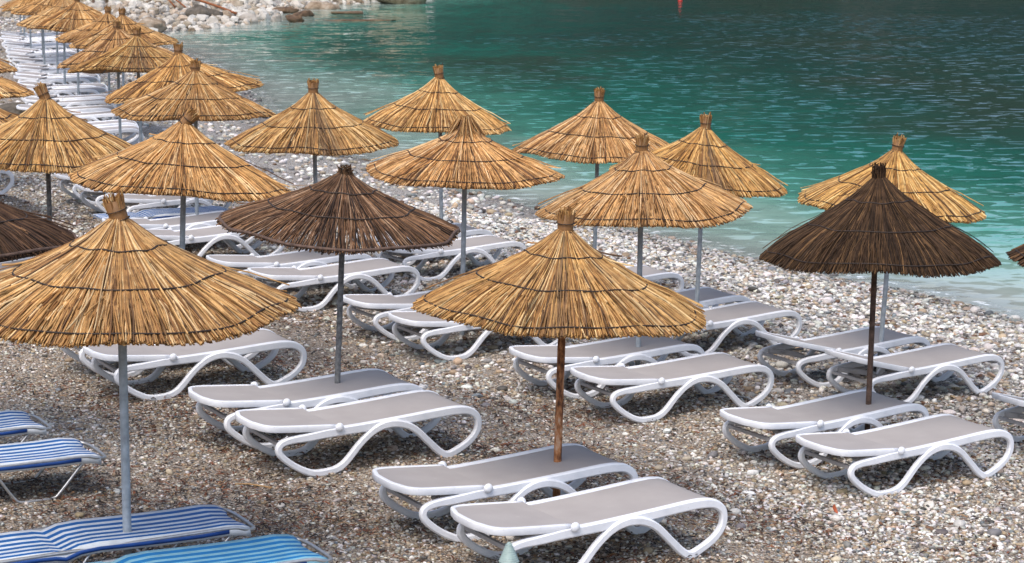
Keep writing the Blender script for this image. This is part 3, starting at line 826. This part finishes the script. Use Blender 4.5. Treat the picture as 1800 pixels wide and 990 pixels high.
umbrella(-2.42, 25.29, 2.63, -.02, 2.15, 'golden reed umbrella with brown weathered streaks, above the dark hoop-rimmed one', hc=.78, seed=21, n=1100, dark_side=[(-1.35, .35, .8)])
umbrella(-3.34, 20.27, 2.57, .12, 2.16, 'golden reed umbrella at centre left whose tuft leans to the right', hc=.74, seed=22, n=1300, tuft_tilt=(0, R(38)), tilt=(0, R(3)), pr=.028)
umbrella(-5.05, 22.24, 2.53, .02, 2.22, 'golden reed umbrella near the left edge with its tuft tipped to the left', hc=.80, seed=23, n=1200, tuft_tilt=(0, R(-24)), pole='darkpole')
umbrella(-4.31, 27.85, 2.57, .04, 2.14, 'golden reed umbrella with a wide low canopy, just left of the streaked one', hc=.70, seed=24, n=1000, tilt=(0, R(1)))
umbrella(-4.93, 30.43, 2.63, .02, 2.25, 'golden reed umbrella second in the receding line, tuft against the shallow water', hc=.72, seed=25, n=900, tilt=(0, R(-5)))
umbrella(-6.15, 34.06, 2.63, -.02, 2.26, 'golden reed umbrella with a patched grey hole and its dark underside showing', hc=.72, seed=26, n=800, dark_side=[(-1.3, .3, .95)], tilt=(R(-5), R(2)))
umbrella(-7.03, 36.86, 2.58, .0, 2.25, 'golden reed umbrella with a dark little tuft in front of two others at upper left', hc=.72, seed=27, n=700, tilt=(0, R(-3)))
far_parts = [canopy_parts(40 + i, 1.11, .72, 520) for i in range(3)]
FAR = [
 (-7.95, 42.10, 2.59, .04, 'golden reed umbrella at upper left, its pale tuft outlined against white rocks'),
 (-8.58, 43.85, 2.53, .04, 'golden reed umbrella at upper left with a dark short tuft before the white rocks'),
 (-9.73, 46.20, 2.62, .06, 'golden reed umbrella whose tuft is cut by the top edge, first of those cut'),
 (-10.69, 49.25, 2.54, .07, 'golden reed umbrella at the top edge, second of those with cut tops'),
 (-11.64, 52.87, 2.60, .04, 'golden reed umbrella at the top edge, third of those with cut tops'),
 (-12.64, 55.86, 2.60, .0, 'golden reed umbrella at the top left corner, fourth of those with cut tops'),
 (-13.13, 57.90, 2.50, .0, 'golden reed umbrella at the top left corner, fifth of those with cut tops'),
 (-14.47, 62.22, 2.59, .0, 'golden reed umbrella at the top left corner, sixth of those with cut tops'),
 (-15.90, 67.55, 2.61, .0, 'golden reed umbrella in the far corner of which only a rim and pole show'),
 (-17.30, 72.98, 2.59, .0, 'farthest golden reed umbrella, of which only the thin pole shows'),
 (-8.89, 32.28, 2.47, .0, 'golden reed umbrella cut by the left edge, only a small rounded rim showing'),
 (-7.95, 29.31, 2.40, .0, 'golden reed umbrella cut by the left edge, the rim below the small rounded one'),
 (-6.37, 23.47, 2.46, .0, 'golden reed umbrella cut by the left edge, tucked behind the one with the left-tipped tuft'),
]
for i, (x, y, h, lean, lb) in enumerate(FAR):
    umbrella(x, y, h, lean, 2.22, lb, hc=.72, parts=far_parts[i % 3], zrot=i * 1.3, tilt=(0, R((-3, 2, -1, 3, 0)[i % 5])))
umbrella(-4.51, 16.32, 2.33, .0, 2.06, 'dark brown reed umbrella cut by the left edge of the view', hc=.66, seed=31, n=1300, old=True, pole='darkpole', group=GB, hoop=True, tuft='frayed', tilt=(0, R(2)))
umbrella(6.02, 19.89, 2.70, .0, 2.26, 'dark brown reed umbrella at the right edge, only its rim tip in view', hc=.80, seed=32, n=900, old=True, pole='darkrust', group=GB, tuft='frayed')

# ------------------------------------------------------------------ white sling lounger
def make_lounger():
    root = empty('sun_lounger', (0, 0, 0))
    prof = [(.60, .342), (.9, .350), (1.3, .370), (1.65, .390), (1.80, .389), (1.90, .366), (1.968, .30), (1.965, .20), (1.89, .11), (1.76, .04), (1.675, .016), (1.60, .055),
            (1.50, .15), (1.37, .275), (1.26, .335), (1.148, .358), (1.05, .345), (.96, .300), (.86, .215), (.74, .085), (.65, .030), (.54, .016), (.42, .028), (.28, .10), (.17, .19),
            (.140, .25), (.165, .298), (.25, .320), (.40, .328)]
    hb = [.031, .031, .031, .031, .030, .027, .024, .023, .023, .024, .026, .025, .024, .024, .025, .027, .026, .024, .023, .024, .025, .024, .023, .022, .022, .022, .022, .024, .028]
    vo = [0, 0, 0, 0, 0, 0, 0, 0, 0, 0, 0, 0, .006, .014, .022, .026, .022, .014, .006, 0, 0, 0, 0, 0, 0, 0, 0, 0, 0]
    for sg in (-1, 1):
        P = [(u, sg * (.338 + o), z) for (u, z), o in zip(prof, vo)]
        k = 6; Q = catmull(P, k, True); B = list(np.interp(np.arange(len(Q)) / k, range(len(hb) + 1), hb + [hb[0]]))
        b = MB(); b.band(Q, .025, [q * 1.22 for q in B]); b.build('side_frame', M['plastic'], root)
        kb = MB(); kb.sphere((.668, sg * .372, .385), .037, .026, .037, 14, 9); kb.sphere((.668, sg * .352, .385), .02, .03, .02, 8, 6)
        kb.build('pivot_knob', M['plastic'], root)
        cl = MB(); cl.box((.615, sg * .322, .392), (.05, .03, .012)); cl.build('pivot_gap_shade', M['black'], root, False)  # black slip added as the shaded gap between seat and backrest
    # seat sling, wraps over the foot bend
    us = [.665, .8, 1.0, 1.2, 1.4, 1.6, 1.75, 1.84, 1.90, 1.935]
    zs = [.366, .370, .378, .388, .400, .413, .420, .414, .396, .368]
    nv = 9; V = []; F = []
    for layer in (0, -.007):
        for u, z in zip(us, zs):
            for j in range(nv):
                v = -.312 + .624 * j / (nv - 1); V.append((u, v, z + layer - .007 * math.cos(v / .312 * math.pi / 2)))
    n = len(us) * nv
    for i in range(len(us) - 1):
        for j in range(nv - 1):
            a = i * nv + j; F.append((a, a + nv, a + nv + 1, a + 1)); F.append((a + n, a + n + 1, a + n + nv + 1, a + n + nv))
    b = MB(); b.add(V, F); b.build('seat_sling', M['sling'], root)
    # cross members
    for c_, s_ in (((1.905, 0, .335), (.05, .63, .05)), ((.70, 0, .325), (.05, .63, .035)), ((1.22, 0, .340), (.05, .63, .03)), ((.168, 0, .285), (.03, .63, .03))):
        b = MB(); b.box(c_, s_); b.build('cross_beam', M['plastic_dull'], root, False)
    # curved apron between the head loops
    pts = [(.24 + .16 * (1 - (v / .32) ** 2), v, .305) for v in np.linspace(-.32, .32, 13)]
    b = MB(); b.sweep(pts, .030, .010, side=(0, 0, 1), n=8, power=4); b.build('head_apron', M['plastic_dull'], root)
    b = MB()
    for sg in (-1, 1): b.sweep([(.30, sg * .17, .315), (.45, sg * .19, .322), (.60, sg * .17, .318)], .022, .014, side=(0, 1, 0), n=6)
    b.build('recline_rack', M['plastic_dull'], root)
    return root

def make_backrest(root, rise):
    """frame and sling of the head section, hinged at the knobs and raised by 'rise' at the head"""
    def pt(u, v, dz=0.0):
        t = (.655 - u) / .655
        return (u, v, .380 + rise * t + dz)
    W = .338
    out = [(.655, -W)] + [(.45, -W), (.25, -W)] + [(.12, -W + .012), (.045, -W + .06), (.012, -W + .15), (-.008, -.12), (-.012, 0), (-.008, .12), (.012, W - .15), (.045, W - .06), (.12, W - .012)] + [(.25, W), (.45, W), (.655, W)]
    P = catmull([pt(u, v) for u, v in out], 3)
    b = MB(); b.sweep([(q[0], q[1], q[2] - .004) for q in P], .028, .018, side=(0, 0, 1), n=14, power=7)
    fr = b.build('backrest_frame', M['plastic'], root)
    b = MB(); b.box(pt(.60, -.0, -.02), (.035, .64, .02)); b.build('backrest_bar', M['plastic'], fr, False)
    # sling: rows across, clipped to the rounded outline
    V = []; F = []; us = [.655, .55, .4, .25, .15, .09, .05, .028, .018]; nv = 11
    ov = np.array([v for u, v in out[:8]]); ou = np.array([u for u, v in out[:8]])
    for layer in (0, -.006):
        for u in us:
            hw = float(np.interp(-u, -ou[:7], -ov[:7])) - .012
            for j in range(nv):
                v = -hw + 2 * hw * j / (nv - 1); x, y, z = pt(u, v, .018 + layer); V.append((x, y, z - .006 * math.cos(v / .34 * 1.57)))
    n = len(us) * nv
    for i in range(len(us) - 1):
        for j in range(nv - 1):
            a = i * nv + j; F.append((a, a + 1, a + nv + 1, a + nv)); F.append((a + n, a + n + nv, a + n + nv + 1, a + n + 1))
    b = MB(); b.add(V, F); b.build('backrest_sling', M['sling'], root)

protos = {}
for kind, rise in (('low', .06), ('high', .17)):
    p_ = make_lounger(); make_backrest(p_, rise); protos[kind] = [p_, False]
for (k, x, y, a, lb), z in zip(LOUNGERS, LZ):
    kind = 'high' if k in ('GF', 'GB', 'RF', 'LW') else 'low'
    pr_ = protos[kind]
    o = pr_[0] if not pr_[1] else copy_tree(pr_[0])
    pr_[1] = True
    o.location = (x, y, z + .004); o.rotation_euler = (0, 0, a)
    tag(o, lb, 'sun lounger', 'white framed taupe sling loungers')

# ------------------------------------------------------------------ striped aluminium loungers
def make_striped(mat):
    root = empty('striped_lounger', (0, 0, 0)); Z = .305
    W = .29
    b = MB(); b.tube(catmull([(.0, -W + .06, Z), (.06, -W, Z), (.5, -W, Z), (1.0, -W, Z), (1.5, -W, Z), (1.78, -W, Z - .002), (1.88, -W, Z - .025), (1.96, -W + .07, Z - .045), (1.975, 0, Z - .048), (1.96, W - .07, Z - .045), (1.88, W, Z - .025), (1.78, W, Z - .002),
                         (1.5, W, Z), (1.0, W, Z), (.5, W, Z), (.06, W, Z), (.0, W - .06, Z)], 4, True), .014, 8, True)
    b.build('tube_frame', M['alu'], root)
    for (ua, ub, uc, ud) in ((1.08, 1.26, 1.56, 1.80), (.12, .32, .60, .80)):
        for sg in (-1, 1):
            b = MB(); b.tube(catmull([(ua, sg * W * .97, Z - .012), (ub - .03, sg * W, .06), (ub + .03, sg * W, .015), ((ub + uc) / 2, sg * W, .012), (uc - .03, sg * W, .015), (uc + .03, sg * W, .06), (ud, sg * W * .97, Z - .012)], 4), .012, 7)
            b.build('leg', M['alu'], root)
    b = MB(); b.tube([(1.14, -W, .20), (1.14, W, .20)], .010, 6); b.tube([(.74, -W, .20), (.74, W, .20)], .010, 6); b.build('cross_bar', M['alu'], root)
    # canvas with wrapped edges, cut-outs at the foot
    us = [.02, .1, .25, .42, .55, .62, .72, .85, 1.05, 1.3, 1.55, 1.75, 1.86, 1.905]
    dz = [0, 0, 0, 0, -.005, -.02, .012, .02, .012, .004, 0, .003, -.012, -.03]
    vs = [-.305, -.302, -.285, -.22, -.15, -.07, 0, .07, .15, .22, .285, .302, .305]; ve = [-.05, -.01, .019, .015, .011, .008, .007, .008, .011, .015, .019, -.01, -.05]
    V = []; F = []; nv = len(vs)
    for u, d in zip(us, dz):
        for v, e in zip(vs, ve): V.append((u - (.06 * max(0, 1 - abs(v) / .14) if u > 1.9 else 0), v, Z + d + e))
    for i in range(len(us) - 1):
        for j in range(nv - 1): a = i * nv + j; F.append((a, a + nv, a + nv + 1, a + 1))
    b = MB(); b.add(V, F); c = b.build('canvas', mat, root)
    sm_ = c.modifiers.new('thickness', 'SOLIDIFY'); sm_.thickness = .004
    for sg in (-1, 1):
        b = MB(); b.sweep([(u, sg * .3065, Z + d - .022) for u, d in zip(us[1:-2], dz[1:-2])], .015, .003, side=(0, 0, 1), n=6); b.build('hem', M['hem'], root)
    # pillow pocket of the head section
    return root
sp = {}
for (x, y, a, mk, lb), z in zip(STRIPED, SZ):
    if mk in sp: o = copy_tree(sp[mk])
    else: o = sp[mk] = make_striped(M[mk])
    o.location = (x, y, z + .002); o.rotation_euler = (0, 0, a)
    tag(o, lb, 'sun lounger', 'striped aluminium frame loungers')

# ------------------------------------------------------------------ closed green parasol close to the camera
x, y = -.012, 7.9
z0 = gz(x, y); zt = 2.125
r_ = empty('closed_parasol', (x, y, z0)); tag(r_, 'closed pale green parasol with a ribbed grey cap at the bottom edge', 'parasol')
H_ = zt - z0
b = MB(); b.lathe([(.018, -.2), (.018, H_ - .2)], 10); b.build('pole', M['galv'], r_)
b = MB(); prof = [(.0, H_ - .055)]
b.lathe([(.052, .75), (.062, .8), (.075, 1.1), (.07, 1.4), (.055, H_ - .14), (.036, H_ - .075), (.02, H_ - .06)], 16)
for i in range(len(b.v)):
    vx, vy, vz = b.v[i]; a = math.atan2(vy, vx); s_ = 1 + .14 * math.sin(8 * a); b.v[i] = (vx * s_, vy * s_, vz)
b.build('folded_canopy', M['green'], r_)
b = MB(); pf = []
for i in range(9):
    t = i / 8; r = .040 * (1 - t) + .013 * t; zz = H_ - .082 + .066 * t; pf += [(r, zz), (r + .0015, zz + .004), (r - .001, zz + .0065)]
b.lathe(pf + [(.011, H_ - .012), (.007, H_ - .003), (0, H_)], 16); b.build('ribbed_cap', M['capgrey'], r_)

# ------------------------------------------------------------------ rocks of the far shore
def rock(name, x, y, sx, sy, sz, mat, label=None, cat='rock', group=None, seed=0, z=None, rz=0.0, sink=.3, amp=.22):
    rg = np.random.default_rng(seed + 100)
    v, f = ico(2); 
    d = np.zeros(len(v))
    for k in range(5):
        w = rg.normal(0, 1, 3) * (1.2 + k * .9); d += np.sin(v @ w + rg.uniform(0, 6)) * amp / (1 + .6 * k)
    # chip flat faces
    v2 = v * (1 + d)[:, None]
    for k in range(9):
        nn = rg.normal(0, 1, 3); nn /= np.linalg.norm(nn); c = rg.uniform(.62, .9); q = v2 @ nn; v2 = v2 - np.outer(np.maximum(q - c, 0), nn) * .9
    v2 = v2 * np.array([sx, sy, sz]); c, s = math.cos(rz), math.sin(rz)
    v2 = np.stack([v2[:, 0] * c - v2[:, 1] * s, v2[:, 0] * s + v2[:, 1] * c, v2[:, 2]], 1)
    me = np_mesh(name, v2, f, False)
    o = link(name, me, mat)
    o.location = (x, y, (gz(x, y) if z is None else z) + sz * (1 - 2 * sink))
    if label: tag(o, label, cat, group)
    return o
G_ = 'boulders along the far shore'
rock('boulder', -16.6, 110.2, 1.05, .8, .75, M['rock_dark'], 'dark flat-topped boulder on the white rocky shore behind the umbrellas', group=G_, seed=1, z=-.75)
rock('boulder', -14.1, 111.6, .55, .45, .32, M['rock_pale'], 'pale smooth rock at the waterline, left of two white ones', group=G_, seed=2, z=-.8)
rock('boulder', -12.75, 112.0, .36, .3, .3, M['rock_pale'], 'small white rock standing in the shallows, right of two white ones', group=G_, seed=3, z=-.8)
rock('boulder', -15.3, 111.0, .5, .5, .4, M['rock_tan'], 'tan rock at the waterline beside the dark flat-topped boulder', group=G_, seed=4, z=-.7)
rock('boulder', -11.9, 118.5, .75, .45, .30, M['rock_brown'], 'jagged brown rock breaking the water surface near the shore', group=G_, seed=5, z=-.82, amp=.3)
rock('boulder', -9.6, 121.5, 1.2, .45, .15, M['rock_brown'], 'long low reddish brown reef rock awash in the shallows', group=G_, seed=6, z=-.82)
rock('boulder', -8.2, 113.2, 2.4, .5, .12, M['rock_brown'], 'thin brown reef slab awash, nearest in the shallows', group=G_, seed=7, z=-.86)
rock('boulder', -11.6, 111.5, .55, .4, .3, M['rock_brown'], 'small pointed brown rock in the shallows beside the white ones', group=G_, seed=8, z=-.85, amp=.3)
rock('boulder', -7.1, 137.0, 1.9, 1.3, 1.3, M['rock_tan'], 'large boulder with a dark foot cut by the top edge above the sea', group=G_, seed=9, z=-.75)
rock('boulder', -11.7, 128., 1.0, .6, .42, M['rock_tan'], 'tan boulder at the tip of the rocky shore', group=G_, seed=10, z=-.8)
rock('boulder', -13.5, 122.5, .9, .5, .28, M['rock_brown'], 'low brown ledge where the rocky shore meets the sea', group=G_, seed=11, z=-.8)
rock('boulder', -17.6, 101.0, .8, .6, .5, M['rock_tan'], 'tan block at the corner of the cove next to the umbrella tops', group=G_, seed=12, z=-.7)
rock('boulder', -10.75, 44.5, .55, .35, .26, M['rock_dark'], 'grey rock between the loungers and the left golden rims', group=G_, seed=13)
rock('boulder', -10.15, 42.0, .45, .4, .24, M['rock_tan'], 'brownish rock lying left of the packed lounger line', group=G_, seed=14)
# rubble: hundreds of tumbled stones
n = 8500
y_ = rng.uniform(84, 150, n); x_ = -26 + rng.uniform(0, 17, n); d_ = shore_d(x_, y_)
k_ = (d_ > -.8) & (d_ < 15) & (y_ + 0 > 92 - 0 * d_); x_, y_, d_ = x_[k_], y_[k_], d_[k_]
S_ = np.exp(rng.normal(np.log(.12), .55, len(x_))).clip(.05, .45)
C_ = np.array([(.50, .46, .40), (.60, .57, .51), (.38, .32, .24), (.22, .16, .10), (.46, .37, .28)])[rng.choice(5, len(x_), p=[.3, .3, .18, .08, .14])] * rng.uniform(.8, 1.1, (len(x_), 1))
IVr, IFr = IV2, IF2
o = link('rubble', stones('rubble', x_, y_, S_, C_, sink=.2, verts=IV2, faces=IF2, flat=(.5, .9), jit=.13), M['pebble'])
for pgn in (): pass
o.data.polygons.foreach_set('use_smooth', np.zeros(len(o.data.polygons), bool))
tag(o, 'tumbled white and tan stones covering the far rocky shore', 'rocks', kind='stuff')

# driftwood branch on the rocks
r_ = empty('driftwood_branch', (-17.2, 112.5, -.1)); tag(r_, 'long orange brown driftwood branch lying across the white rocks', 'driftwood')
b = MB(); b.tube(catmull([(-2.6, 1.6, .95), (-1.4, 1.0, .62), (-.1, .4, .48), (1.2, .0, .12), (2.3, -.3, -.28)], 4), .07, 7); b.build('trunk', M['wood'], r_)
for pts in ([(-2.0, 1.3, .72), (-1.5, 1.0, .35), (-1.2, .9, .02)], [(-1.5, 1.1, .65), (-.9, .5, .3), (-.4, .2, -.05)], [(-.6, .6, .55), (.0, .9, .70), (.6, .9, .66)]):
    b = MB(); b.tube(catmull(pts, 3), .045, 6); b.build('side_branch', M['wood'], r_)

# far post standing on the shingle
r_ = empty('shore_post', (-22.1, 109.7, gz(-22.1, 109.7))); tag(r_, 'thin grey post with a rusty foot standing on the far white rocks', 'post')
b = MB(); b.lathe([(.05, .55), (.05, 2.3), (0, 2.3)], 8); b.build('shaft', M['galv'], r_)
b = MB(); b.lathe([(.07, -.2), (.07, .55), (0, .55)], 8); b.build('foot', M['darkrust'], r_)

# red buoy
b = MB(); b.sphere((0, 0, .0), .16, .16, .17, 16, 10); b.lathe([(.04, .14), (.04, .20), (0, .20)], 8)
o = b.build('buoy', M['buoy']); o.location = (11.35, 140.2, SEA + .02); tag(o, 'small red buoy floating far out at the top edge', 'buoy')

# dry leaf and straw on the near pebbles
b = MB(); V = [(-.05, 0, .02), (-.02, .022, .03), (.02, .026, .034), (.055, .0, .05), (.02, -.022, .03), (-.02, -.02, .024), (0, 0, .012)]
b.add(V, [(0, 5, 6), (5, 4, 6), (4, 3, 6), (3, 2, 6), (2, 1, 6), (1, 0, 6)])
o = b.build('dry_leaf', M['leaf'], None, False); x, y = 2.69, 16.62; o.location = (x, y, gz(x, y) + .01); o.rotation_euler = (.3, -.5, 1.9)
md = o.modifiers.new('t', 'SOLIDIFY'); md.thickness = .002
tag(o, 'curled orange dry leaf on the pebbles right of the nearest lounger', 'leaf')
b = MB(); b.tube([(-.16, 0, .0), (-.05, .004, .012), (.07, -.004, .008), (.16, .01, .0)], .006, 6)
o = b.build('reed_stalk', M['straw']); x, y = -2.05, 15.8; o.location = (x, y, gz(x, y) + .03); o.rotation_euler = (0, 0, -.35)
tag(o, 'loose golden reed stalk lying on the pebbles between striped and taupe loungers', 'reed')
# loose reeds hanging out of canopies
for (x, y, z, dx, dy, dz_, lb) in ((0.28, 26.6, 1.62, -.34, -.1, .16, 'broken reed tip sticking up from the left of the seaward golden canopy'),):
    pass
